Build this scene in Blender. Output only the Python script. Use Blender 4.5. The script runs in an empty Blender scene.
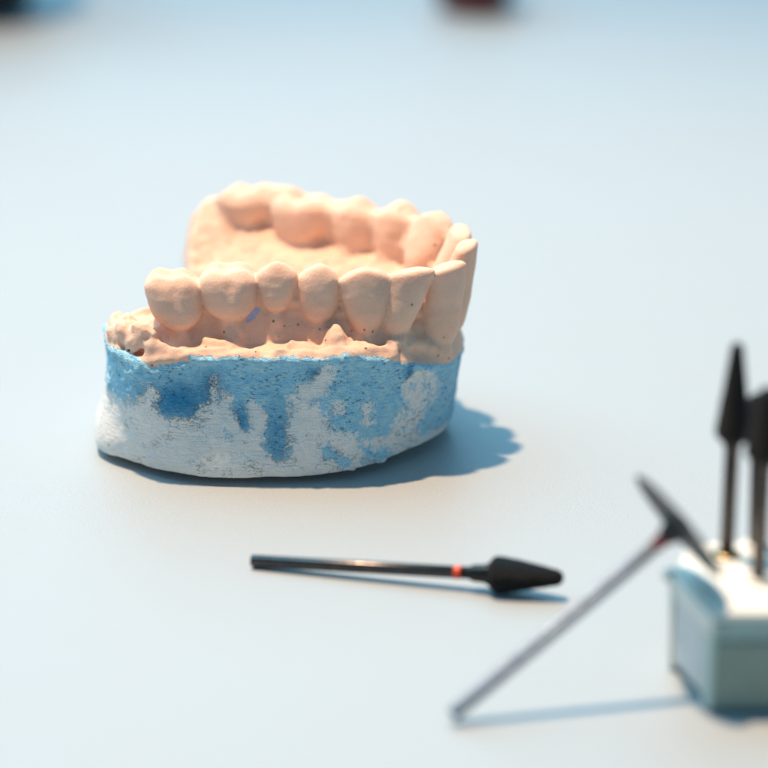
import bpy, math, random
import numpy as np
from mathutils import Vector, Matrix

MM = 0.001
sc = bpy.context.scene
col = sc.collection
rad = math.radians

# ------------------------------------------------------------------ camera
cam_d = bpy.data.cameras.new('camera')
cam = bpy.data.objects.new('camera', cam_d)
col.objects.link(cam)
cam.location = (0, -520.5 * MM, 207.4 * MM)
cam.rotation_euler = (rad(90 - 20), 0, 0)
cam_d.sensor_width = 36
cam_d.lens = 149.6
cam_d.clip_start = 0.01
cam_d.clip_end = 20
cam_d.dof.use_dof = True
cam_d.dof.focus_distance = 0.552
cam_d.dof.aperture_fstop = 9.2
cam_d.dof.aperture_blades = 0
sc.camera = cam

# ------------------------------------------------------------------ light
w = bpy.data.worlds.new('World')
sc.world = w
w.use_nodes = True
bg = w.node_tree.nodes['Background']
bg.inputs[0].default_value = (0.31, 0.68, 1.0, 1)
bg.inputs[1].default_value = 0.45

ld = bpy.data.lights.new('bench_lamp', 'SPOT')
ld.energy = 168
ld.color = (1.0, 0.69, 0.45)
ld.shadow_soft_size = 0.034
ld.spot_size = rad(38)
ld.spot_blend = 1.0
lamp = bpy.data.objects.new('bench_lamp', ld)
col.objects.link(lamp)
tgt = Vector((0.0, 0.03, 0.0))
ldir = Vector((-0.205, 0.10, 1.0)).normalized()
lamp.location = tgt + ldir * 1.5
lamp.rotation_euler = (-ldir).to_track_quat('-Z', 'Y').to_euler()

fd = bpy.data.lights.new('blue_fill_light', 'AREA')  # broad blue fill, added behind and above to lift the table and its shadows
fd.energy = 47
fd.color = (0.33, 0.73, 1.0)
fd.shape = 'RECTANGLE'
fd.size = 2.4
fd.size_y = 1.6
fill = bpy.data.objects.new('blue_fill_light', fd)
col.objects.link(fill)
fill.location = (-0.6, 1.0, 1.4)
fill.rotation_euler = (Vector((0, 0, 0)) - Vector(fill.location)).to_track_quat('-Z', 'Y').to_euler()

sc.view_settings.view_transform = 'Standard'
sc.view_settings.look = 'None'
sc.view_settings.exposure = 0.0
sc.view_settings.gamma = 1.0


# ------------------------------------------------------------------ material helpers
class NT:
    def __init__(self, name):
        self.m = bpy.data.materials.new(name)
        self.m.use_nodes = True
        self.t = self.m.node_tree
        self.b = self.t.nodes['Principled BSDF']
        self.tc = self.t.nodes.new('ShaderNodeTexCoord')
        mp = self.t.nodes.new('ShaderNodeMapping')
        mp.inputs['Scale'].default_value = (1000, 1000, 1000)
        self.t.links.new(self.tc.outputs['Object'], mp.inputs['Vector'])
        self.co = mp.outputs['Vector']

    def n(self, typ, **kw):
        nd = self.t.nodes.new(typ)
        for k, v in kw.items():
            setattr(nd, k, v)
        return nd

    def set(self, sock, v):
        if hasattr(v, 'is_output') or isinstance(v, bpy.types.NodeSocket):
            self.t.links.new(v, sock)
        else:
            if sock.type == 'RGBA' and len(v) == 3:
                v = (*v, 1)
            sock.default_value = v

    def noise(self, scale, detail=4, rough=0.55, vec=None, stretch=None):
        v = vec or self.co
        if stretch:
            mp = self.n('ShaderNodeMapping')
            mp.inputs['Scale'].default_value = stretch
            self.set(mp.inputs['Vector'], v)
            v = mp.outputs[0]
        nd = self.n('ShaderNodeTexNoise')
        self.set(nd.inputs['Vector'], v)
        nd.inputs['Scale'].default_value = scale
        nd.inputs['Detail'].default_value = detail
        nd.inputs['Roughness'].default_value = rough
        return nd.outputs['Fac']

    def voro(self, scale, feature='F1'):
        nd = self.n('ShaderNodeTexVoronoi', feature=feature)
        self.set(nd.inputs['Vector'], self.co)
        nd.inputs['Scale'].default_value = scale
        return nd.outputs['Distance']

    def math(self, op, a, b=0.0, c=0.0, clamp=False):
        nd = self.n('ShaderNodeMath', operation=op, use_clamp=clamp)
        self.set(nd.inputs[0], a)
        self.set(nd.inputs[1], b)
        self.set(nd.inputs[2], c)
        return nd.outputs[0]

    def ramp(self, v, lo, hi, a=0.0, b=1.0):
        nd = self.n('ShaderNodeMapRange', interpolation_type='SMOOTHSTEP')
        self.set(nd.inputs['Value'], v)
        nd.inputs['From Min'].default_value = lo
        nd.inputs['From Max'].default_value = hi
        nd.inputs['To Min'].default_value = a
        nd.inputs['To Max'].default_value = b
        return nd.outputs[0]

    def mix(self, f, a, b):
        nd = self.n('ShaderNodeMix', data_type='RGBA')
        self.set(nd.inputs[0], f)
        self.set(nd.inputs[6], a)
        self.set(nd.inputs[7], b)
        return nd.outputs[2]

    def attr(self, name):
        nd = self.n('ShaderNodeAttribute', attribute_name=name)
        return nd.outputs['Fac']

    def bump(self, h, dist, strength=1.0, normal=None):
        nd = self.n('ShaderNodeBump')
        self.set(nd.inputs['Height'], h)
        nd.inputs['Distance'].default_value = dist
        nd.inputs['Strength'].default_value = strength
        if normal is not None:
            self.set(nd.inputs['Normal'], normal)
        return nd.outputs[0]

    def p(self, **kw):
        for k, v in kw.items():
            self.set(self.b.inputs[k.replace('_', ' ')], v)
        return self.m


# dental stone: peach stone above, white plaster with patches of blue below
s = NT('dental_stone')
paint = s.attr('paint')
zone = s.attr('zone')
n_mid = s.noise(0.55, 5, 0.62)
n_fine = s.noise(2.2, 5, 0.65)
n_grain = s.noise(7.0, 3, 0.6)
streak = s.noise(0.9, 5, 0.6, stretch=(0.45, 0.45, 2.6))
# peach stone colour
pe = s.mix(s.ramp(s.noise(0.13, 3), 0.35, 0.65), (0.80, 0.515, 0.365), (0.735, 0.46, 0.325))
pe = s.mix(s.ramp(n_fine, 0.25, 0.8, 0.0, 0.30), pe, (0.88, 0.66, 0.53))
pit_r = s.math('SUBTRACT', s.voro(0.62), s.math('MULTIPLY', n_fine, 0.16))
pit = s.math('MULTIPLY', s.ramp(pit_r, -0.01, 0.085, 1, 0), s.math('MAXIMUM', s.ramp(s.noise(0.22, 2), 0.60, 0.68), s.math('MULTIPLY', s.ramp(zone, 6.0, 4.0), s.ramp(s.noise(0.3, 2), 0.51, 0.60))))
pe = s.mix(s.math('MULTIPLY', pit, s.ramp(n_mid, 0.38, 0.62, 0.35, 1.0)), pe, (0.24, 0.12, 0.075))
# white plaster colour
wh = s.mix(s.ramp(n_mid, 0.3, 0.7), (0.82, 0.82, 0.77), (0.90, 0.90, 0.86))
wh = s.mix(s.ramp(s.noise(1.2, 4, 0.7), 0.60, 0.72, 0, 0.28), wh, (0.46, 0.46, 0.42))
wh = s.mix(s.ramp(s.noise(0.16, 4, 0.6), 0.5, 0.72, 0, 0.35), wh, (0.50, 0.60, 0.66))
# blue layer
bl = s.mix(s.ramp(n_mid, 0.35, 0.66), (0.33, 0.72, 0.95), (0.47, 0.82, 0.95))
deep = s.attr('deep')
bl = s.mix(deep, bl, (0.05, 0.42, 0.80))
bl = s.mix(s.ramp(streak, 0.57, 0.69, 0, 0.5), bl, (0.06, 0.32, 0.60))
bl = s.mix(s.ramp(n_fine, 0.56, 0.70, 0, 0.5), bl, (0.52, 0.76, 0.86))
crev = s.math('MULTIPLY', s.ramp(s.noise(1.5, 5, 0.7, stretch=(0.8, 0.8, 1.3)), 0.57, 0.64), s.ramp(s.noise(0.25, 3), 0.42, 0.58, 0.15, 1.0))
bl = s.mix(s.math('MULTIPLY', crev, 0.75), bl, (0.03, 0.24, 0.52))
edge = s.math('ADD', paint, s.math('MULTIPLY', s.math('SUBTRACT', n_mid, 0.5), 5.4))
edge = s.math('ADD', edge, s.math('MULTIPLY', s.math('SUBTRACT', n_fine, 0.5), 2.4))
edge = s.math('ADD', edge, s.math('MULTIPLY', s.math('SUBTRACT', s.noise(0.30, 2), 0.5), 2.0))
soft = s.ramp(s.noise(0.5, 2), 0.35, 0.65, 0.10, 0.6)
mblue = s.ramp(s.math('DIVIDE', edge, soft), -0.6, 0.8)
wh = s.mix(s.math('MULTIPLY', s.ramp(edge, -1.5, 0.1), s.ramp(n_fine, 0.42, 0.62, 0.0, 0.6)), wh, (0.42, 0.66, 0.80))
body = s.mix(mblue, wh, bl)
rim = s.math('MULTIPLY', s.ramp(edge, -0.7, 0.0), s.ramp(edge, 0.0, 0.45, 1, 0))
body = s.mix(s.math('MULTIPLY', rim, s.ramp(n_mid, 0.45, 0.60, 0.0, 0.15)), body, (0.07, 0.20, 0.32))
ck = s.math('ABSOLUTE', s.math('SUBTRACT', s.noise(0.42, 6, 0.62, stretch=(0.7, 0.7, 1.7)), 0.5))
crack = s.math('MULTIPLY', s.ramp(ck, 0.001, 0.009, 1, 0), s.ramp(s.noise(0.2, 3), 0.52, 0.60))
body = s.mix(s.math('MULTIPLY', crack, 0.3), body, (0.22, 0.28, 0.30))
zz = s.math('ADD', zone, s.math('MULTIPLY', s.math('SUBTRACT', n_mid, 0.5), 1.6))
zz = s.math('ADD', zz, s.math('MULTIPLY', s.math('SUBTRACT', n_fine, 0.5), 0.6))
mpe = s.ramp(zz, -0.08, 0.12)
smear = s.attr('smear')
sm = s.math('ADD', smear, s.math('MULTIPLY', s.math('SUBTRACT', n_fine, 0.5), 1.2))
smk = s.ramp(sm, 0.0, 0.25)
pe2 = s.mix(s.math('MULTIPLY', smk, s.ramp(n_fine, 0.3, 0.6, 0.35, 0.85)), pe, (0.22, 0.42, 0.74))
colr = s.mix(mpe, body, pe2)
# relief
h_pe = s.math('ADD', s.math('MULTIPLY', n_fine, 0.10), s.math('MULTIPLY', n_grain, 0.035))
h_pe = s.math('SUBTRACT', h_pe, s.math('MULTIPLY', pit, 0.30))
h_wh = s.math('ADD', s.math('MULTIPLY', streak, 0.30), s.math('MULTIPLY', n_fine, 0.30))
rough_b = s.math('ADD', s.math('MULTIPLY', n_fine, 0.75), s.math('MULTIPLY', s.noise(1.6, 4, 0.7, stretch=(0.6, 0.6, 1.6)), 0.9))
h_bl = s.math('ADD', s.math('MULTIPLY', rough_b, s.math('ADD', 0.55, s.math('MULTIPLY', deep, 0.7))), -0.16)
h_wh = s.math('SUBTRACT', h_wh, s.math('MULTIPLY', crack, 0.25))
mh = s.ramp(edge, -0.7, 0.7)
h_bl = s.math('SUBTRACT', h_bl, s.math('MULTIPLY', crev, 0.22))
hb = s.math('ADD', s.math('MULTIPLY', h_wh, s.math('SUBTRACT', 1.0, mh)), s.math('MULTIPLY', h_bl, mh))
hh = s.math('ADD', s.math('MULTIPLY', hb, s.math('SUBTRACT', 1.0, mpe)), s.math('MULTIPLY', h_pe, mpe))
hh = s.math('ADD', hh, s.math('MULTIPLY', mpe, 0.25))
s.p(Base_Color=colr, Roughness=0.72, Normal=s.bump(hh, 0.0012, 1.0))
s.b.inputs['Specular IOR Level'].default_value = 0.3
s.set(s.b.inputs['Subsurface Weight'], s.math('MULTIPLY', mpe, 0.22))
s.b.inputs['Subsurface Radius'].default_value = (1.0, 0.35, 0.12)
s.b.inputs['Subsurface Scale'].default_value = 0.0025
M_STONE = s.m

# table top
s = NT('pale_table_top')
g = s.noise(2.0, 3, 0.65)
c = s.mix(s.ramp(g, 0.3, 0.7), (0.345, 0.383, 0.395), (0.378, 0.41, 0.42))
c = s.mix(s.ramp(s.noise(0.03, 3), 0.4, 0.65, 0, 0.5), c, (0.365, 0.392, 0.40))
M_TABLE = s.p(Base_Color=c, Roughness=0.42, Normal=s.bump(g, 0.00013, 0.8))
s.b.inputs['Specular IOR Level'].default_value = 0.35


def metal(name, colour, rough, scratch=True, metallic=1.0):
    s = NT(name)
    n1 = s.noise(3.0, 4, 0.6, stretch=(0.2, 1, 1))
    c = s.mix(s.ramp(n1, 0.3, 0.7), colour, tuple(x * 0.6 for x in colour))
    return s.p(Base_Color=c, Roughness=s.ramp(n1, 0.2, 0.8, rough * 0.7, rough * 1.4), Metallic=metallic)


M_SHANK_DARK = metal('dark_steel', (0.10, 0.09, 0.085), 0.28)
M_SHANK = metal('grey_steel', (0.25, 0.29, 0.34), 0.55)
M_BRASS = metal('gold_tinted_collar', (0.45, 0.33, 0.16), 0.3)
M_BROWN = metal('brown_steel', (0.09, 0.08, 0.078), 0.4)
M_COLLAR = metal('dark_collar_steel', (0.05, 0.045, 0.04), 0.3)


def plain(name, colour, rough, nscale=1.0, bumpd=0.0001, var=0.8, spec=0.5):
    s = NT(name)
    n1 = s.noise(nscale, 4, 0.6)
    c = s.mix(s.ramp(n1, 0.3, 0.7), colour, tuple(x * var for x in colour))
    m = s.p(Base_Color=c, Roughness=rough, Normal=s.bump(n1, bumpd, 1.0))
    s.b.inputs['Specular IOR Level'].default_value = spec
    return m


M_ABRASIVE = plain('black_abrasive', (0.007, 0.008, 0.009), 0.55, 2.6, 0.0014, 0.45, 0.28)
M_RED = plain('red_ring', (0.75, 0.075, 0.02), 0.4)
M_DARKRED = plain('dark_red_ring', (0.42, 0.03, 0.03), 0.4)
M_DISC = plain('dark_disc', (0.045, 0.047, 0.045), 0.5, 1.0, 0.0005, 0.4)
M_GREEN = plain('grey_green_plastic', (0.24, 0.32, 0.27), 0.4, 0.3, 0.00005, 0.9)
M_LIGHTGREEN = plain('pale_green_plastic', (0.50, 0.62, 0.57), 0.4, 0.3, 0.00005, 0.9)
M_WHITEPL = plain('ivory_plastic', (0.80, 0.77, 0.68), 0.45, 0.3, 0.00005, 0.93)
M_LAV = plain('lavender_grey_plastic', (0.62, 0.61, 0.59), 0.35, 0.3, 0.00005, 0.85)
M_TEAL = plain('blue_green_plastic', (0.30, 0.44, 0.42), 0.3, 0.3, 0.00005, 0.9)
M_BLACK = plain('black_rubber', (0.012, 0.016, 0.018), 0.5)
M_MAROON = plain('dark_red_plastic', (0.16, 0.022, 0.022), 0.45)


# ------------------------------------------------------------------ object helpers
def tag(o, label, cat, group=None):
    o['label'] = label
    o['category'] = cat
    if group:
        o['group'] = group


def empty(name, loc, label, cat, group=None):
    o = bpy.data.objects.new(name, None)
    o.empty_display_size = 0.01
    col.objects.link(o)
    o.location = Vector(loc) * MM
    tag(o, label, cat, group)
    return o


def mesh_obj(name, verts, faces, mat, parent=None, smooth=True, bevel=0.0):
    """verts in mm, in the parent's space"""
    me = bpy.data.meshes.new(name)
    me.from_pydata([tuple(c * MM for c in v) for v in verts], [], faces)
    me.update()
    if smooth:
        me.polygons.foreach_set('use_smooth', [True] * len(me.polygons))
    me.materials.append(mat)
    o = bpy.data.objects.new(name, me)
    col.objects.link(o)
    if parent:
        o.parent = parent
    if bevel:
        b = o.modifiers.new('bevel', 'BEVEL')
        b.width = bevel * MM
        b.segments = 3
        b.limit_method = 'ANGLE'
        b.angle_limit = rad(35)
        b.harden_normals = True
    return o


def lathe(name, prof, mat, parent, seg=48, flute=0, amp=0.0, M=None, rnd=0.0):
    """prof: list of (axial, radius); axis +x; closed caps. M: Matrix placing it (mm)"""
    vs, fs = [], []
    rg = random.Random(len(prof) + seg)
    for a, r in prof:
        for k in range(seg):
            t = 2 * math.pi * k / seg
            rr = r * (1 + (amp * math.sin(flute * t + a * 1.2) if flute else 0)) + rg.uniform(-rnd, rnd)
            vs.append(Vector((a, rr * math.cos(t), rr * math.sin(t))))
    for i in range(len(prof) - 1):
        for k in range(seg):
            k2 = (k + 1) % seg
            fs.append((i * seg + k, i * seg + k2, (i + 1) * seg + k2, (i + 1) * seg + k))
    fs.append(tuple(range(seg))[::-1])
    fs.append(tuple((len(prof) - 1) * seg + k for k in range(seg)))
    if M is not None:
        vs = [M @ v for v in vs]
    o = mesh_obj(name, vs, fs, mat, parent)
    me = o.data
    me.polygons[len(me.polygons) - 1].use_smooth = False
    me.polygons[len(me.polygons) - 2].use_smooth = False
    return o


def axis_matrix(p0, p1):
    d = (Vector(p1) - Vector(p0)).normalized()
    q = d.to_track_quat('X', 'Z')
    return Matrix.Translation(Vector(p0)) @ q.to_matrix().to_4x4()


def prism(name, poly, z0, z1, mat, parent, bevel=0.4):
    n = len(poly)
    vs = [(x, y, z0) for x, y in poly] + [(x, y, z1) for x, y in poly]
    fs = [tuple(range(n))[::-1], tuple(range(n, 2 * n))]
    for i in range(n):
        j = (i + 1) % n
        fs.append((i, j, n + j, n + i))
    return mesh_obj(name, vs, fs, mat, parent, smooth=True, bevel=bevel)


# ------------------------------------------------------------------ setting
tb = mesh_obj('table_surface', [(-2500, -900, 0), (2500, -900, 0), (2500, 3500, 0), (-2500, 3500, 0)],
              [(0, 1, 2, 3)], M_TABLE)
tb['kind'] = 'structure'


# ------------------------------------------------------------------ dental cast (one implicit surface, cut into parts)
def hash3(ix, iy, iz, seed):
    h = (ix.astype(np.int64) * 374761393 + iy.astype(np.int64) * 668265263 + iz.astype(np.int64) * 2147483647 + seed * 144269) & 0xFFFFFFFF
    h = ((h ^ (h >> 13)) * 1274126177) & 0xFFFFFFFF
    h = (h ^ (h >> 16)) & 0xFFFFFFFF
    return (h / 4294967295.0).astype(np.float32)


def vnoise(x, y, z, seed=1):
    fx, fy, fz = np.floor(x), np.floor(y), np.floor(z)
    tx, ty, tz = x - fx, y - fy, z - fz
    tx = tx * tx * (3 - 2 * tx)
    ty = ty * ty * (3 - 2 * ty)
    tz = tz * tz * (3 - 2 * tz)
    ix, iy, iz = fx.astype(np.int32), fy.astype(np.int32), fz.astype(np.int32)
    r = 0
    for a in (0, 1):
        for b in (0, 1):
            for c in (0, 1):
                wgt = (tx if a else 1 - tx) * (ty if b else 1 - ty) * (tz if c else 1 - tz)
                r = r + wgt * hash3(ix + a, iy + b, iz + c, seed)
    return r * 2 - 1


def fbm(x, y, z, scale, oct=3, seed=1):
    r, a, t = 0, 1.0, 0
    for i in range(oct):
        r = r + a * vnoise(x * scale, y * scale, z * scale, seed + i * 7)
        t += a
        a *= 0.5
        scale *= 2.03
    return r / t


def smin(a, b, k):
    h = np.clip(0.5 + 0.5 * (b - a) / k, 0, 1)
    return b * (1 - h) + a * h - k * h * (1 - h)


def smax(a, b, k):
    return -smin(-a, -b, k)


def sstep(t):
    t = np.clip(t, 0, 1)
    return t * t * (3 - 2 * t)


def poly_sd(px, py, poly):
    """signed distance to polygon, negative inside"""
    d = np.full(px.shape, 1e9)
    ins = np.zeros(px.shape, bool)
    n = len(poly)
    for i in range(n):
        ax, ay = poly[i]
        bx, by = poly[(i + 1) % n]
        ex, ey = bx - ax, by - ay
        wx, wy = px - ax, py - ay
        t = np.clip((wx * ex + wy * ey) / (ex * ex + ey * ey + 1e-12), 0, 1)
        d = np.minimum(d, (wx - ex * t) ** 2 + (wy - ey * t) ** 2)
        c = ((ay <= py) & (by > py)) | ((by <= py) & (ay > py))
        if abs(ey) > 1e-12:
            ins ^= c & (px < ax + (py - ay) * ex / ey)
    d = np.sqrt(d)
    return np.where(ins, -d, d)


def catmull(pts, n=6, closed=True):
    P = [Vector((*p, 0)) for p in pts]
    out = []
    N = len(P)
    for i in range(N if closed else N - 1):
        p0, p1, p2, p3 = P[(i - 1) % N if closed else max(i - 1, 0)], P[i], P[(i + 1) % N], P[(i + 2) % N if closed else min(i + 2, N - 1)]
        for k in range(n):
            t = k / n
            q = 0.5 * ((2 * p1) + (-p0 + p2) * t + (2 * p0 - 5 * p1 + 4 * p2 - p3) * t * t + (-p0 + 3 * p1 - 3 * p2 + p3) * t ** 3)
            out.append((q.x, q.y))
    return out


G = 0.33
X0, X1, Y0, Y1, Z0, Z1 = -56.0, 21.0, -8.0, 71.0, -0.8, 41.0
gx = np.arange(X0, X1, G, dtype=np.float32)
gy = np.arange(Y0, Y1, G, dtype=np.float32)
gz = np.arange(Z0, Z1, G, dtype=np.float32)
XX, YY = np.meshgrid(gx, gy, indexing='ij')

BOT = catmull([(-50.6, 24), (-51.0, 18), (-49.8, 11.5), (-44.7, 5.0), (-37.1, -0.6), (-29.8, -2.8), (-22, -3.0), (-14.7, -2.4), (-5.6, -.1), (2.7, 6.2),
               (8.4, 13), (11.2, 19), (12, 27), (9, 37), (4, 45), (-3, 51), (-13, 57), (-26, 62), (-38, 64), (-43, 55), (-46, 40)])
TOP = catmull([(-48.2, 22), (-49.0, 15), (-47.8, 8.5), (-44.6, 3.4), (-39.5, 0.6), (-29.6, 0.2), (-22, -0.4), (-14.5, -0.5), (-5, .5), (3, 4), (9, 9), (12.4, 14.5),
               (13.8, 21), (13.6, 29), (11, 38), (7, 46), (-1, 53), (-12, 59), (-25, 64), (-36, 66), (-37.6, 60), (-37.0, 50), (-37.0, 36)])
dB = poly_sd(XX, YY, BOT).astype(np.float32)
dT = poly_sd(XX, YY, TOP).astype(np.float32)

# tooth table: kind, top centre x, y, tangent angle (deg), width, depth, top z, neck z, lean x, lean y (top relative to neck)
TEETH = [
    ('molar', -37.2, 9.3, 3, 10.0, 10.2, 35.6, 25.6, -1.4, -0.2),
    ('molar', -27.2, 9.5, 2, 10.5, 10.0, 36.6, 27.2, -0.4, -0.3),
    ('premolar', -18.6, 9.1, 0, 7.2, 8.0, 37.3, 28.6, 0.2, -0.3),
    ('premolar', -11.2, 9.0, -2, 7.5, 8.2, 37.0, 26.6, 0.2, -0.5),
    ('canine', -3.0, 8.2, 2, 9.5, 8.2, 36.8, 24.6, 0.1, -1.0),
    ('incisor', 4.9, 8.4, 10, 7.8, 7.6, 36.2, 25.6, 3.0, -0.8),
    ('incisor', 11.2, 12.4, 38, 8.2, 7.6, 35.9, 22.0, 2.2, -1.4),
    ('incisor', 14.6, 19.4, 74, 6.9, 7.0, 37.6, 22.0, 3.8, -0.7),
    ('incisor', 13.6, 26.6, 104, 7.2, 7.2, 37.9, 24.0, 3.2, 0.8),
    ('canine', 8.8, 35.2, 128, 9.4, 8.8, 38.2, 26.0, 1.6, 1.2),
    ('premolar', 2.6, 42.2, 142, 8.4, 8.6, 37.9, 27.0, 0.0, -0.2),
    ('premolar', -5.2, 46.6, 152, 8.6, 8.8, 37.2, 27.6, -0.2, -0.3),
    ('molar', -15.0, 51.2, 156, 11.8, 11.0, 37.0, 28.6, -0.2, -0.4),
    ('molar', -26.0, 55.8, 158, 11.0, 11.0, 37.2, 30.4, -0.2, -0.4),
]
ARCH = [(-49, 13.0, 25.6), (-44, 10.5, 26.4)] + [(t[1] - t[8], t[2] - t[9], t[7] + 1.0) for t in TEETH] + [(-32.8, 58.0, 34.2), (-40.5, 61.0, 24.0)]
RSH = [6.0, 6.0] + [6.4, 6.2, 5.2, 5.2, 4.8, 4.6, 4.4, 4.2, 4.4, 4.8, 5.2, 5.6, 6.2, 6.6] + [6.5, 6.5]

# ridge height field
dmin = np.full(XX.shape, 1e9, np.float32)
zr = np.zeros(XX.shape, np.float32)
wsum = np.zeros(XX.shape, np.float32)
zac = np.zeros(XX.shape, np.float32)
for i in range(len(ARCH) - 1):
    (ax, ay, az), (bx, by, bz) = ARCH[i], ARCH[i + 1]
    ex, ey = bx - ax, by - ay
    t = np.clip(((XX - ax) * ex + (YY - ay) * ey) / (ex * ex + ey * ey), 0, 1)
    d = np.sqrt((XX - ax - ex * t) ** 2 + (YY - ay - ey * t) ** 2)
    wgt = 1.0 / (d + 0.3) ** 4
    wsum += wgt
    zac += wgt * (az + (bz - az) * t)
    dmin = np.minimum(dmin, d)
zr = zac / wsum
inner = poly_sd(XX, YY, [(a[0], a[1]) for a in ARCH])
rimz = 23.2 - 5.6 * sstep((XX + 6) / 20.0) - 0.8 * sstep((XX + 30) / -14.0) + 0.35 * vnoise(XX * 0.35, YY * 0.35, XX * 0, 5)
Hout = zr + (rimz + 0.35 - zr) * sstep((dmin - 0.8) / 3.6)
floorz = 22.0 + 3.0 * sstep((XX + 10) / 20)
lw = 9.0 + 6.0 * sstep((YY - 32) / 12)
tin = np.clip((dmin - 2.5) / lw, 0, 1)
Hin = zr + (floorz - zr) * (0.35 * sstep(tin) + 0.65 * tin)
bl_ = sstep(inner / 3.0 + 0.5)
HH = Hin * (1 - bl_) + Hout * bl_
HH = HH + 0.35 * fbm(XX, YY, XX * 0, 0.35, 3, 11) + (1 - bl_) * 0.5 * fbm(XX, YY, XX * 0, 0.5, 3, 12)
# rough crumbly stone at the near back end
rough = sstep((-37.5 - XX) / 4.0) * sstep((22 - YY) / 6.0)
HH = HH + rough * (1.4 * fbm(XX, YY, XX * 0, 0.42, 3, 31) - 1.1)
# beaded rim
HH = HH + 1.3 * np.exp(-((dT + 1.0) / 0.8) ** 2) * (0.5 + 0.5 * vnoise(XX * 0.5, YY * 0.5, XX * 0, 9))

nx, ny, nz = len(gx), len(gy), len(gz)
F = np.empty((nx, ny, nz), np.float32)
for k, z in enumerate(gz):
    t = float(sstep(np.array(z / 21.0)))
    wall = dB * (1 - t) + dT * t
    wall = wall + 0.16 * fbm(XX, YY, XX * 0 + z, 0.16, 2, 3) + 0.07 * fbm(XX, YY, XX * 0 + z, 0.9, 2, 8)
    wall = wall - 0.5 * np.exp(-((z - rimz) / 1.3) ** 2)
    wall = wall + 1.0 * max(0.0, (3.2 - z) / 3.2) ** 2
    lip = 1.15 + 1.1 * sstep((XX + 14) / 22) + 0.15 * vnoise(XX * 0.3, YY * 0.3, XX * 0, 17)
    wall = wall + 4.5 * np.clip((lip + 0.35 - z) / 0.7, 0, 1)
    wall = wall - 1.3 * np.exp(-((XX + 51) / 5.0) ** 2) * float(sstep(np.array((11 - z) / 7.0)))
    a = smax(wall, (z - HH) * 0.85, (0.9 + 4.0 * sstep((YY - 46) / 8) * sstep((-26 - XX) / 6)).astype(np.float32))
    F[:, :, k] = smax(a, np.full_like(a, 0.02 - z), 0.1)

# crumbs and root swellings blended into the gum
def sub(cx, cy, cz, r):
    i0, i1 = np.searchsorted(gx, [cx - r, cx + r])
    j0, j1 = np.searchsorted(gy, [cy - r, cy + r])
    k0, k1 = np.searchsorted(gz, [cz - r, cz + r])
    sl = (slice(i0, i1), slice(j0, j1), slice(k0, k1))
    x, y, z = np.meshgrid(gx[sl[0]], gy[sl[1]], gz[sl[2]], indexing='ij')
    return sl, x, y, z


def capsule(p, q, r, k=1.2, nz_amp=0.2, seed=4):
    c = [(a + b) / 2 for a, b in zip(p, q)]
    L = math.dist(p, q) / 2 + r + 3
    sl, x, y, z = sub(*c, L)
    e = [b - a for a, b in zip(p, q)]
    ee = sum(v * v for v in e) + 1e-9
    t = np.clip(((x - p[0]) * e[0] + (y - p[1]) * e[1] + (z - p[2]) * e[2]) / ee, 0, 1)
    d = np.sqrt((x - p[0] - e[0] * t) ** 2 + (y - p[1] - e[1] * t) ** 2 + (z - p[2] - e[2] * t) ** 2) - r
    d = d + nz_amp * fbm(x, y, z, 0.5, 2, seed)
    F[sl] = smin(F[sl], d, k)


for i, T in enumerate(TEETH):
    th = rad(T[3])
    out = Vector((math.sin(th), -math.cos(th), 0))       # buccal direction
    cx, cy = T[1] - T[8], T[2] - T[9]
    front = T[0] in ('incisor', 'canine')
    r = T[4] * (0.30 if front else 0.26)
    o1, o2 = (T[5] * 0.05, T[5] * 0.14) if front else (T[5] * 0.05, T[5] * 0.26)
    capsule((cx + out.x * o1, cy + out.y * o1, T[7] + 1.5), (cx + out.x * o2, cy + out.y * o2, T[7] - (2.0 if front else 3.5)), r, 1.2, 0.25, 4 + i)
# lumps between and around the near teeth
for p, q, r in [((-45.5, 8.0, 24.9), (-42.6, 4.8, 24.2), 2.0), ((-42.6, 4.4, 25.2), (-40.2, 3.2, 23.6), 1.3),
                ((-43.0, 5.0, 26.6), (-41.4, 4.0, 26.0), 1.1), ((-40.8, 3.6, 26.6), (-40.2, 3.3, 26.0), 0.9),
                ((-40.0, 2.2, 24.4), (-36.0, 1.5, 22.6), 0.8), ((-47.0, 9.0, 24.4), (-44.5, 5.8, 23.8), 1.4),
                ((-8.6, 4.6, 25.2), (-9.0, 3.2, 23.6), 1.6), ((-6.2, 4.0, 24.2), (-7.0, 2.4, 23.2), 1.0),
                ((0.8, 4.8, 24.0), (1.6, 4.0, 22.0), 0.7), ((3.4, 5.6, 23.4), (3.8, 5.2, 21.0), 0.7),
                ((-31.0, 4.2, 24.4), (-27.5, 3.2, 23.4), 0.9), ((-16.0, 3.0, 24.0), (-11.5, 2.2, 23.2), 0.9),
                ((4.6, 7.6, 22.5), (9.0, 10.4, 21.0), 1.0), ((-4.4, 3.4, 23.6), (0.8, 3.6, 22.6), 0.8)]:
    capsule(p, q, r, 1.1, 0.75, 77)

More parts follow.
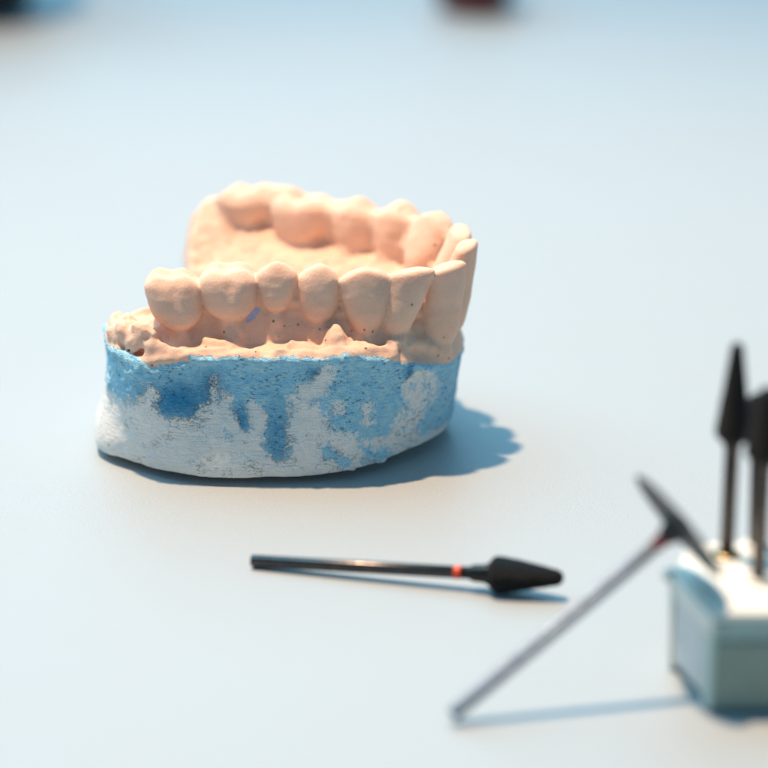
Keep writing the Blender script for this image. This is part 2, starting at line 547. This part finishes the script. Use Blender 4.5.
for A, B in zip(TEETH, TEETH[1:]):
    ta, tb = rad(A[3]), rad(B[3])
    oa = Vector((math.sin(ta), -math.cos(ta), 0)) * (-0.9 if 'incisor' in (A[0], B[0]) else 0.3)
    ca = Vector((A[1] - A[8] * .5, A[2] - A[9] * .5, 0)) + oa
    cb = Vector((B[1] - B[8] * .5, B[2] - B[9] * .5, 0)) + oa
    m0, m1 = ca.lerp(cb, 0.33), ca.lerp(cb, 0.67)
    zn = max(A[7], B[7])
    fr = 'incisor' in (A[0], B[0]) or 'canine' in (A[0], B[0])
    for up in ((-0.5, 1.6, 3.6) if fr else (-0.5, 1.8, 4.0) if A[2] < 30 else (-0.5, 2.5, 5.0)):
        capsule((m0.x, m0.y, zn + up), (m1.x, m1.y, zn + up), (1.1 if fr else 1.55) if A[2] < 30 else 2.6, 0.5, 0.15, 90)

for k, z in enumerate(gz):
    if 17 < z < 34:
        env = float(sstep(np.array((z - 20) / 3.0)))
        F[:, :, k] += (0.55 * fbm(XX, YY, XX * 0 + z, 0.42, 3, 71) * env * (YY < 40)).astype(np.float32)

LAB = np.zeros(F.shape, np.int8)
GUM = F.copy()


def tooth(i, T):
    kind, tx, ty, ang, W, B, zt, zn, lx, ly = T
    th = rad(ang)
    sl, x, y, z = sub(tx - lx / 2, ty - ly / 2, (zt + zn) / 2, 14.0)
    t = (z - zn) / (zt - zn)
    cx = tx + lx * (t - 1)
    cy = ty + ly * (t - 1)
    a = (x - cx) * math.cos(th) + (y - cy) * math.sin(th)
    b = (x - cx) * math.sin(th) - (y - cy) * math.cos(th)     # + = buccal
    hw, hb = W / 2, B / 2
    if kind == 'molar':
        tk = [-.5, -.2, 0, .15, .35, .6, .8, 1.0, 1.2]
        ra = np.interp(t, tk, [.6, .66, .74, .84, .95, 1.0, .98, .86, .7]) * hw * 1.03
        rb = np.interp(t, tk, [.7, .78, .88, .96, 1.0, .97, .86, .68, .5]) * hb
        rb = np.where(b < 0, np.interp(t, tk, [.9, .94, .97, 1.0, 1.0, .98, .92, .76, .5]) * hb, rb)
        n = 2.5
        S = 0.235 * W
        H = zt - 2.6
        for ca, cb, cz in ((-.47, .42, 2.1), (.40, .42, 2.2), (-.45, -.5, 2.3), (.42, -.5, 2.2)):
            H = H + cz * np.exp(-((a - ca * hw) ** 2 + (b - cb * hb) ** 2) / (S * S))
        # buccal groove
        ra_g = 0.65 * np.exp(-((a - 0.3) / 1.0) ** 2) * sstep((t - .35) / .4) * sstep(b / 2)
    elif kind == 'premolar':
        tk = [-.5, -.2, 0, .15, .35, .6, .8, 1.0, 1.2]
        ra = np.interp(t, tk, [.5, .56, .68, .80, .94, 1.0, .96, .78, .55]) * hw * 1.03
        rb = np.interp(t, tk, [.6, .72, .86, .95, 1.0, .96, .84, .62, .42]) * hb
        rb = np.where(b < 0, np.interp(t, tk, [.85, .9, .95, 1.0, 1.0, .95, .85, .66, .42]) * hb, rb)
        n = 2.3
        S = 0.36 * W
        H = zt - 2.4 + 2.5 * np.exp(-((a * .9) ** 2 + (b - .40 * hb) ** 2) / (S * S)) + 1.4 * np.exp(-(a ** 2 + (b + .55 * hb) ** 2) / (S * S))
        ra_g = 0
    elif kind == 'canine':
        tk = [-.5, -.2, 0, .15, .35, .6, .8, 1.0, 1.2]
        ra = np.interp(t, tk, [.26, .34, .48, .64, .82, .96, 1.0, .86, .6]) * hw * 1.03
        rb = np.interp(t, tk, [.6, .7, .82, .90, .92, .80, .58, .34, .2]) * hb
        b = b - np.interp(t, [0, .5, 1], [0, .3, .9])
        n = 2.2
        H = zt - 0.20 * np.abs(a) - 0.035 * a * a
        ra_g = 0
    else:
        tk = [-.5, -.2, 0, .15, .35, .6, .8, 1.0, 1.2]
        ra = np.interp(t, tk, [.55, .62, .72, .79, .87, .95, 1.0, 1.02, 1.02] if i < 6 else [.85, .88, .92, .95, .97, .98, 1.0, 1.0, 1.0]) * hw * 1.02
        rb = np.interp(t, tk, [.75, .85, .94, .98, .94, .78, .62, .46, .34]) * hb
        b = b - np.interp(t, [0, .5, 1], [0, .1, .3])
        n = 2.05
        H = zt - 0.02 * a * a + 0.08 * a
        ra_g = 0
    q = (np.abs(a / ra) ** n + np.abs(b / rb) ** n) ** (1.0 / n)
    f = (q - 1) * np.minimum(ra, rb) * 0.92 + ra_g
    f = smax(f, (z - H) * 0.8, 0.8)
    f = f + 0.20 * fbm(x, y, z, 0.26, 2, 50 + i) + 0.03 * vnoise(x * 1.4, y * 1.4, z * 1.4, 60 + i)
    zb = zn + 0.07 * a * a if kind in ('molar', 'premolar') else (zn - 0.3 + 0.16 * a * a if kind == 'canine' else zn - 1.5)
    f = smax(f, (zb - z) * 0.9, 1.6)
    return sl, f.astype(np.float32)


TF = np.full(F.shape, 50, np.float32)
KB = (0.25 + 1.5 * sstep((YY - 30) / 12)).astype(np.float32)[:, :, None]
for i, T in enumerate(TEETH):
    sl, f = tooth(i, T)
    cur = TF[sl]
    lab = LAB[sl]
    lab[f < cur] = i + 1
    LAB[sl] = lab
    TF[sl] = smin(cur, f, 0.06 if i < 9 else 1.5)
LAB[(GUM < TF)] = 0
F = smin(GUM, TF, KB)


def surface_nets(F):
    ins = F < 0
    s = [slice(0, -1), slice(1, None)]
    cnt = np.zeros(tuple(n - 1 for n in F.shape), np.int8)
    for a in (0, 1):
        for b in (0, 1):
            for c in (0, 1):
                cnt += ins[s[a], s[b], s[c]]
    act = (cnt > 0) & (cnt < 8)
    I = np.argwhere(act)
    idx = np.full(act.shape, -1, np.int64)
    idx[act] = np.arange(len(I))
    acc = np.zeros((len(I), 3))
    num = np.zeros(len(I))
    cor = [(a, b, c) for a in (0, 1) for b in (0, 1) for c in (0, 1)]
    val = {c: F[I[:, 0] + c[0], I[:, 1] + c[1], I[:, 2] + c[2]].astype(np.float64) for c in cor}
    for c in cor:
        for ax in range(3):
            if c[ax] == 0:
                d = list(c)
                d[ax] = 1
                d = tuple(d)
                v0, v1 = val[c], val[d]
                m = (v0 < 0) != (v1 < 0)
                t = np.where(m, v0 / (v0 - v1 + 1e-20), 0)
                p = np.array(c, float)[None, :].repeat(len(I), 0)
                p[:, ax] += t
                acc[m] += p[m]
                num[m] += 1
    V = I + acc / num[:, None]
    quads = []
    for ax in range(3):
        lo = [slice(None)] * 3
        hi = [slice(None)] * 3
        lo[ax] = slice(0, -1)
        hi[ax] = slice(1, None)
        A, B = ins[tuple(lo)], ins[tuple(hi)]
        E = np.argwhere(A != B)
        u, v = (ax + 1) % 3, (ax + 2) % 3
        ok = (E[:, u] > 0) & (E[:, v] > 0) & (E[:, u] < F.shape[u] - 1) & (E[:, v] < F.shape[v] - 1)
        E = E[ok]
        flip = ~A[E[:, 0], E[:, 1], E[:, 2]]
        q = []
        for du, dv in ((1, 1), (0, 1), (0, 0), (1, 0)):
            P = E.copy()
            P[:, u] -= du
            P[:, v] -= dv
            q.append(idx[P[:, 0], P[:, 1], P[:, 2]])
        q = np.stack(q, 1)
        q[flip] = q[flip][:, ::-1]
        quads.append(q)
    return V, np.concatenate(quads), I


V, Q, CI = surface_nets(F)
P = V * G + np.array([X0, Y0, Z0])


def trilin(A, V):
    i = np.clip(np.floor(V).astype(int), 0, np.array(A.shape) - 2)
    t = V - i
    r = 0
    for a in (0, 1):
        for b in (0, 1):
            for c in (0, 1):
                wgt = (t[:, 0] if a else 1 - t[:, 0]) * (t[:, 1] if b else 1 - t[:, 1]) * (t[:, 2] if c else 1 - t[:, 2])
                r = r + wgt * A[i[:, 0] + a, i[:, 1] + b, i[:, 2] + c]
    return r


def bilin(A, V):
    i = np.clip(np.floor(V[:, :2]).astype(int), 0, np.array(A.shape) - 2)
    t = V[:, :2] - i
    r = 0
    for a in (0, 1):
        for b in (0, 1):
            wgt = (t[:, 0] if a else 1 - t[:, 0]) * (t[:, 1] if b else 1 - t[:, 1])
            r = r + wgt * A[i[:, 0] + a, i[:, 1] + b]
    return r


# one smoothing pass
adj = np.zeros_like(P)
num = np.zeros(len(P))
for a, b in ((0, 1), (1, 2), (2, 3), (3, 0)):
    for u, v in ((a, b), (b, a)):
        np.add.at(adj, Q[:, u], P[Q[:, v]])
        np.add.at(num, Q[:, u], 1)
P = 0.5 * P + 0.5 * adj / np.maximum(num, 1)[:, None]


def vert_normals(P, Q):
    n = np.cross(P[Q[:, 2]] - P[Q[:, 0]], P[Q[:, 3]] - P[Q[:, 1]])
    N = np.zeros_like(P)
    for k in range(4):
        np.add.at(N, Q[:, k], n)
    return N / (np.linalg.norm(N, axis=1)[:, None] + 1e-12)


N = vert_normals(P, Q)
c = (P[Q].mean(1) - P.mean(0))
fn = np.cross(P[Q[:, 2]] - P[Q[:, 0]], P[Q[:, 3]] - P[Q[:, 1]])
if (c * fn).sum() < 0:
    Q = Q[:, ::-1].copy()
    N = -N

# blue layer map in front elevation (x, z) mm
B_MAIN = [(-52, 30), (-52, 22.7), (-50, 18.7), (-49.5, 15.5), (-48.6, 13.3), (-46.9, 12.7), (-45.3, 12.8), (-44.3, 14.2), (-43.6, 13.4), (-42.4, 14.9), (-41.4, 16.3), (-40.7, 17.7), (-39.6, 16.9), (-39.3, 15.7), (-39.5, 13.8), (-39.0, 12.2), (-37.6, 11.9), (-35.9, 11.6), (-33.7, 12.1), (-32.5, 13.4), (-30.7, 14.6), (-30.4, 16.1), (-30.9, 17.3), (-29.8, 18.8), (-28.4, 18.1), (-27.1, 16.7), (-26.2, 14.6), (-25.4, 11.8), (-24.2, 10.0), (-23.0, 10.4), (-23.3, 12.7), (-24.3, 14.4), (-22.9, 15.3), (-21.2, 13.9), (-20.2, 12.7), (-20.5, 10.0), (-20.9, 7.4), (-20.2, 5.6), (-19.0, 4.6), (-17.3, 5.0), (-16.9, 7.3), (-17.2, 10.0), (-16.7, 12.2), (-16.0, 14.5), (-16.3, 16.1), (-15.3, 17.5), (-13.0, 18.5), (-11.6, 20.1), (-9.7, 21.6), (-8.0, 21.4), (-8.8, 17.8), (-10.4, 15.5), (-12.8, 15.1), (-12.7, 14.2), (-11.1, 13.4), (-9.9, 11.5), (-9.1, 9.6), (-5.6, 8.3), (-3.3, 7.0), (0.2, 6.4), (1.1, 7.8), (2.3, 10.4), (3.3, 13.0), (3.5, 16.3), (4.9, 18.0), (6.5, 18.3), (8.5, 16.4), (9.4, 14.3), (9.2, 12.3), (7.6, 10.2), (6.4, 8.2), (5.7, 6.1), (7.3, 4.6), (10.0, 5.1), (12.0, 2.8), (15.7, 4.8), (22, 30)]
B_HOLES = [[(-9.0, 14.4), (-8.0, 14.8), (-6.8, 14.0), (-7.1, 12.6), (-8.4, 12.3), (-9.2, 13.3)],
           [(-3.8, 13.7), (-2.6, 14.3), (-2.1, 12.0), (-2.8, 9.7), (-3.7, 10.8)]]
B_MORE = [[(-10.3, 7.9), (-8.0, 5.5), (-5.9, 4.2), (-5.6, 2.3), (-8.0, 2.7), (-10.5, 4.6), (-11.2, 6.5)],
          [(-4.7, 6.9), (-2.1, 5.5), (0.4, 4.5), (1.4, 2.6), (-1.1, 2.0), (-3.9, 3.3)],
          [(-29.1, 17.4), (-28.3, 16.7), (-28.1, 15.0), (-28.6, 14.4), (-29.2, 15.6)],
          [(-27.3, 9.5), (-26.4, 9.5), (-26.3, 8.3), (-27.1, 8.3)]]
px, pz = P[:, 0], P[:, 2]
pd = poly_sd(px, pz, B_MAIN)
for h in B_HOLES:
    pd = np.maximum(pd, -poly_sd(px, pz, h))
for h in B_MORE:
    pd = np.minimum(pd, poly_sd(px, pz, h) + 0.3)
paint = np.clip(-pd, -1.7, 2.0)
paint = np.where((px > 2) & (pz > 6), np.maximum(paint, -0.5), paint)
# away from the front the layer simply thins out downwards
back = sstep((P[:, 1] - 24) / 8)
paint = paint * (1 - back) + back * (P[:, 2] - 11 + 4 * fbm(P[:, 0], P[:, 1], P[:, 2], 0.12, 2, 21))
deep = np.exp(-((px + 35.5) / 6.0) ** 2 - ((pz - 14.8) / 3.2) ** 2) + 0.9 * np.exp(-((px + 25.0) / 1.4) ** 2 - ((pz - 11.5) / 2.2) ** 2) \
    + 0.55 * np.exp(-((px + 18.7) / 2.0) ** 2 - ((pz - 9.0) / 6.0) ** 2) + 0.8 * np.exp(-((px + 12.0) / 1.4) ** 2 - ((pz - 20.0) / 1.2) ** 2) \
    + 0.7 * np.exp(-((px + 30.0) / 1.6) ** 2 - ((pz - 18.5) / 2) ** 2) + 0.8 * np.exp(-((px - 4.2) / 0.8) ** 2 - ((pz - 18.6) / 1.6) ** 2)
deep = np.clip(deep, 0, 1)

rv = bilin(rimz, V)
zone = P[:, 2] - rv + 0.0
# stone run down over the rim at the near left, as smears of peach on the blue
dtv = bilin(dT, V)
zone = np.where((dtv < -0.9) & (P[:, 2] > 15), np.maximum(zone, 1.5), zone)
drip = 0.5 - poly_sd(px, pz, [(-44.5, 26), (-43.4, 23.4), (-41.4, 21.9), (-40.2, 21.2), (-38.6, 21.7), (-36.6, 22.0), (-34.2, 22.6), (-33.5, 26)])
drip = np.where(P[:, 1] < 12, drip, -5)
zone = np.maximum(zone, drip)
smear = (1.0 - np.sqrt(((px + 22.9) / 1.3) ** 2 + ((pz - 28.2 - 0.7 * (px + 22.9)) / 1.2) ** 2))
smear = np.where(P[:, 1] < 9, smear, -5.0)

# real relief of the blue layer and worn plaster
isb = sstep(-zone / 0.5)
e = 0.5 * paint + 1.2 * fbm(P[:, 0], P[:, 1], P[:, 2], 0.55, 2, 41)
h = isb * (0.34 * sstep(e / 0.4) * (1 + 0.9 * fbm(P[:, 0], P[:, 1], P[:, 2], 1.1, 2, 43)) + 0.45 * deep * fbm(P[:, 0], P[:, 1], P[:, 2], 0.8, 2, 44)
           + 0.10 * fbm(P[:, 0], P[:, 1], P[:, 2], 0.5, 2, 45))
h += (1 - isb) * 0.05 * fbm(P[:, 0], P[:, 1], P[:, 2], 0.8, 2, 46)
P = P + N * h[:, None]
N = vert_normals(P, Q)

# split into parts
labv = LAB[tuple(np.clip(np.round(V).astype(int), 0, np.array(F.shape) - 1).T)]
labf = np.sort(labv[Q], 1)[:, 2]
is_base = (zone[Q].mean(1) < 0.9) & (labf == 0) & (N[Q].mean(1)[:, 2] < 0.75)
is_base |= (P[Q].mean(1)[:, 2] < 16)
part = np.where(is_base, -1, labf)

cast = empty('dental_cast', (-18, 28, 0),
             'plaster cast of a lower jaw, peach stone teeth on a white base patched with blue', 'dental cast')
org = np.array([-18, 28, 0])


def build_part(name, sel, label=None):
    q = Q[sel]
    used, inv = np.unique(q, return_inverse=True)
    q = inv.reshape(q.shape)
    p = P[used] - org
    me = bpy.data.meshes.new(name)
    me.from_pydata((p * MM).tolist(), [], q.tolist())
    for an, arr in (('paint', paint), ('deep', deep), ('zone', zone), ('smear', smear)):
        at = me.attributes.new(an, 'FLOAT', 'POINT')
        at.data.foreach_set('value', arr[used].astype(np.float32))
    me.polygons.foreach_set('use_smooth', [True] * len(q))
    me.update()
    me.normals_split_custom_set_from_vertices(N[used].tolist())
    me.materials.append(M_STONE)
    o = bpy.data.objects.new(name, me)
    col.objects.link(o)
    o.parent = cast
    if label:
        o['label'] = label
    return o


build_part('base', part == -1, 'white plaster base with rough blue patches and a peach rim')
build_part('gum_ridge', part == 0, 'rough peach stone gum ridge')
KN = {'molar': 'molar', 'premolar': 'premolar', 'canine': 'canine', 'incisor': 'incisor'}
for i, T in enumerate(TEETH):
    build_part(KN[T[0]] + '_tooth', part == i + 1)


# ------------------------------------------------------------------ burs
def cone_profile(L, r0, r1, n=22, shoulder=1.0, ex=1.3):
    pr = [(0.0, r0 * 0.55), (0.12, r0 * 0.7)]
    for i in range(1, 6):
        t = i / 5
        pr.append((0.12 + shoulder * t, r0 * (0.7 + 0.3 * math.sin(t * math.pi / 2))))
    a0 = 0.12 + shoulder
    for i in range(1, n + 1):
        t = i / n
        pr.append((a0 + (L - a0 - r1) * t, r0 + (r1 - r0) * t ** ex))
    for i in range(1, 7):
        t = i / 6 * math.pi / 2
        pr.append((L - r1 + r1 * math.sin(t), max(r1 * math.cos(t), 0.05)))
    return pr


def cyl(L, r, c=0.12, a0=0.0):
    return [(a0, r - c), (a0 + c, r), (a0 + L - c, r), (a0 + L, r - c)]


# 1 lying bur
p0 = Vector((-21.7, -38.6, 1.16))
p1 = Vector((16.2, -48.2, 3.0))
b1 = empty('cone_bur', (0, -43, 0), 'black cone bur with an orange-red ring lying on the table in front of the cast', 'dental bur', 'burs with long steel shanks')
M1 = Matrix.Translation(Vector((0, 43, 0))) @ axis_matrix(p0, p1)
lathe('shank', cyl(34.1, 1.03), M_SHANK_DARK, b1, 32, M=M1)
lathe('colour_ring', cyl(1.25, 1.10, 0.08, 34.1), M_RED, b1, 32, M=M1)
lathe('collar', [(35.35, 1.0), (36.6, 1.05), (37.3, 1.4), (39.0, 1.5), (39.5, 1.7), (39.9, 1.8), (40.0, 1.5)], M_COLLAR, b1, 32, M=M1)
lathe('head', [(a + 39.9, r) for a, r in cone_profile(12.2, 3.0, 1.35, 26, 1.2)], M_ABRASIVE, b1, 64, 20, 0.012, M=M1, rnd=0.05)

# 2 bur with disc, leaning on the holder
foot = Vector((10.0, -96.5, 1.3))
cen = Vector((43.7, -83.2, 25.8))
b2 = empty('disc_bur', tuple(foot), 'grey disc bur leaning with its dark wheel on the bur holder edge', 'dental bur', 'burs with long steel shanks')
M2 = Matrix.Translation(-foot) @ axis_matrix(foot, cen)
Ld = (cen - foot).length
lathe('shank', [(0.0, 0.9), (0.15, 1.0), (1.6, 1.03), (Ld - 4.7, 1.03), (Ld - 4.6, 0.9)], M_SHANK, b2, 32, M=M2)
lathe('colour_ring', [(Ld - 4.6, 0.9), (Ld - 4.5, 1.12), (Ld - 3.0, 1.12), (Ld - 2.9, 1.0)], M_DARKRED, b2, 32, M=M2)
lathe('hub', [(Ld - 2.9, 1.1), (Ld - 2.6, 1.5), (Ld - 1.2, 1.9), (Ld - 0.5, 3.2), (Ld + 0.7, 3.0), (Ld + 1.3, 1.8), (Ld + 1.5, 0.6)], M_BLACK, b2, 32, M=M2)
lathe('disc', [(Ld - 0.45, 3.0), (Ld - 0.30, 6.0), (Ld - 0.15, 9.6), (Ld, 9.8), (Ld + 0.15, 9.6), (Ld + 0.30, 6.0), (Ld + 0.45, 3.0)], M_DISC, b2, 72, 24, 0.012, M=M2)


# 3-5 standing burs
def standing(name, x, y, z0, zn, zt, r0, r1, lean, label, mat, headfn=cone_profile):
    base = Vector((x, y, z0))
    topv = Vector((x + lean[0], y + lean[1], zt))
    e = empty(name, tuple(base), label, 'dental bur', 'burs with long steel shanks')
    Mx = axis_matrix((0, 0, 0), tuple(topv - base))
    L = zn - z0
    lathe('shank', [(0, 1.0), (0.1, 1.15), (L - 2, 1.15), (L - 0.6, 1.3), (L, 1.7), (L + 0.2, 1.3)], mat, e, 32, M=Mx)
    lathe('head', [(a + L, r) for a, r in headfn(zt - zn, r0, r1, 24, 1.5, 0.95)], M_ABRASIVE, e, 64, 20, 0.012, M=Mx, rnd=0.04)
    return e


HZ = 16.2
standing('cone_bur', 52.3, -71.5, HZ, 34.8, 50.6, 2.75, 1.0, (0.4, 0.0), 'tall pointed black bur standing at the left back corner of the holder', M_BROWN)
standing('cone_bur', 56.1, -81.0, HZ, 35.2, 47.0, 3.0, 1.6, (0.25, 0.0), 'black bur with dark blue-grey shank standing nearest in the holder, at the picture edge', M_SHANK_DARK)
standing('barrel_bur', 57.2, -67.5, HZ, 33.0, 41.0, 2.9, 2.0, (-0.5, 0.0), 'short blunt black bur standing behind the other two in the holder', M_SHANK_DARK)

# bur holder
hx, hy = 58, -80
hold = empty('bur_holder', (hx, hy, 0), 'grey-green bur block with an ivory top, cut by the right edge of the picture', 'bur holder')
def L2(pts):
    return [(x - hx, y - hy) for x, y in pts]
bodyp = [(48.4, -93.6), (80, -93.6), (80, -66.0), (46.6, -66.0), (43.8, -77.0)]
def inset(poly, d):
    cx = sum(p[0] for p in poly) / len(poly)
    cy = sum(p[1] for p in poly) / len(poly)
    out = []
    for x, y in poly:
        v = Vector((cx - x, cy - y)).normalized() * d
        out.append((x + v.x, y + v.y))
    return out
prism('body', L2(inset(bodyp, 0.5)), 0.4, 11.6, M_GREEN, hold, 0.7)
prism('band', L2(inset(bodyp, 0.9)), 11.6, 12.3, M_TEAL, hold, 0.1)
prism('lid', L2(bodyp), 12.3, 14.9, M_TEAL, hold, 0.4)
prism('top_plate', L2(inset(bodyp, 0.5)), 14.9, HZ, M_WHITEPL, hold, 0.25)
# side panel on the slanted left face, with a frame, a window and pegs
a = Vector((48.4, -93.6)); b = Vector((43.8, -77.0))
dv = (b - a).normalized(); nv = Vector((-dv.y, dv.x))
def slab(name, u0, u1, z0, z1, t0, t1, mat, bev=0.15):
    pl = [a + dv * u0 + nv * t0, a + dv * u1 + nv * t0, a + dv * u1 + nv * t1, a + dv * u0 + nv * t1]
    prism(name, L2([(p.x, p.y) for p in pl]), z0, z1, mat, hold, bev)
LL = (b - a).length
slab('corner_post', 0.3, 3.2, 0.4, 12.4, -0.6, 0.5, M_LIGHTGREEN, 0.4)
slab('side_panel', 3.6, LL - 1.8, 1.8, 13.6, -0.4, 0.35, M_LAV, 0.3)
slab('end_strip', 0.2, LL + 0.1, 12.2, 15.6, -0.5, 0.4, M_WHITEPL, 0.3)
slab('back_post', LL - 1.6, LL + 0.2, 0.4, 14.0, -0.6, 0.7, M_WHITEPL, 0.5)
def ball(name, c, r, mat, parent):
    prof = [(-r * math.cos(math.pi * i / 12), max(r * math.sin(math.pi * i / 12), 0.02)) for i in range(13)]
    lathe(name, prof, mat, parent, 24, M=Matrix.Translation(Vector(c)))
ball('knob', (43.4 - hx, -76.6 - hy, 15.0), 1.3, M_WHITEPL, hold)
for x, y in ((52.3, -71.5), (56.1, -81.0), (57.2, -67.5)):
    prof = [(0, 1.3), (0.02, 2.2), (0.4, 2.1), (0.5, 1.3)]
    lathe('socket_ring', prof, M_BRASS if x < 53 else M_WHITEPL, hold, 32,
          M=Matrix.Translation(Vector((x - hx, y - hy, HZ + 0.01))) @ Matrix.Rotation(-math.pi / 2, 4, 'Y'))

# ------------------------------------------------------------------ far objects cut by the top of the picture
def pot(name, x, y, prof, mat, label, cat):
    o = lathe(name, prof, mat, None, 64, M=Matrix.Rotation(-math.pi / 2, 4, 'Y'))
    o.location = Vector((x, y, 0)) * MM
    tag(o, label, cat)
    return o
pot('black_pot', -119, 358, [(0.2, 16), (1.5, 19), (8, 22), (30, 27), (46, 29), (48, 28.5), (48.5, 20)], M_BLACK,
    'black rounded pot blurred in the top left corner', 'pot')
pot('dark_red_cap', 25, 357, [(0.2, 7.5), (1.2, 9.2), (6, 11.5), (16, 12.5), (22, 11.5), (25, 8), (26, 3)], M_MAROON,
    'dark red round cap blurred at the top edge', 'cap')
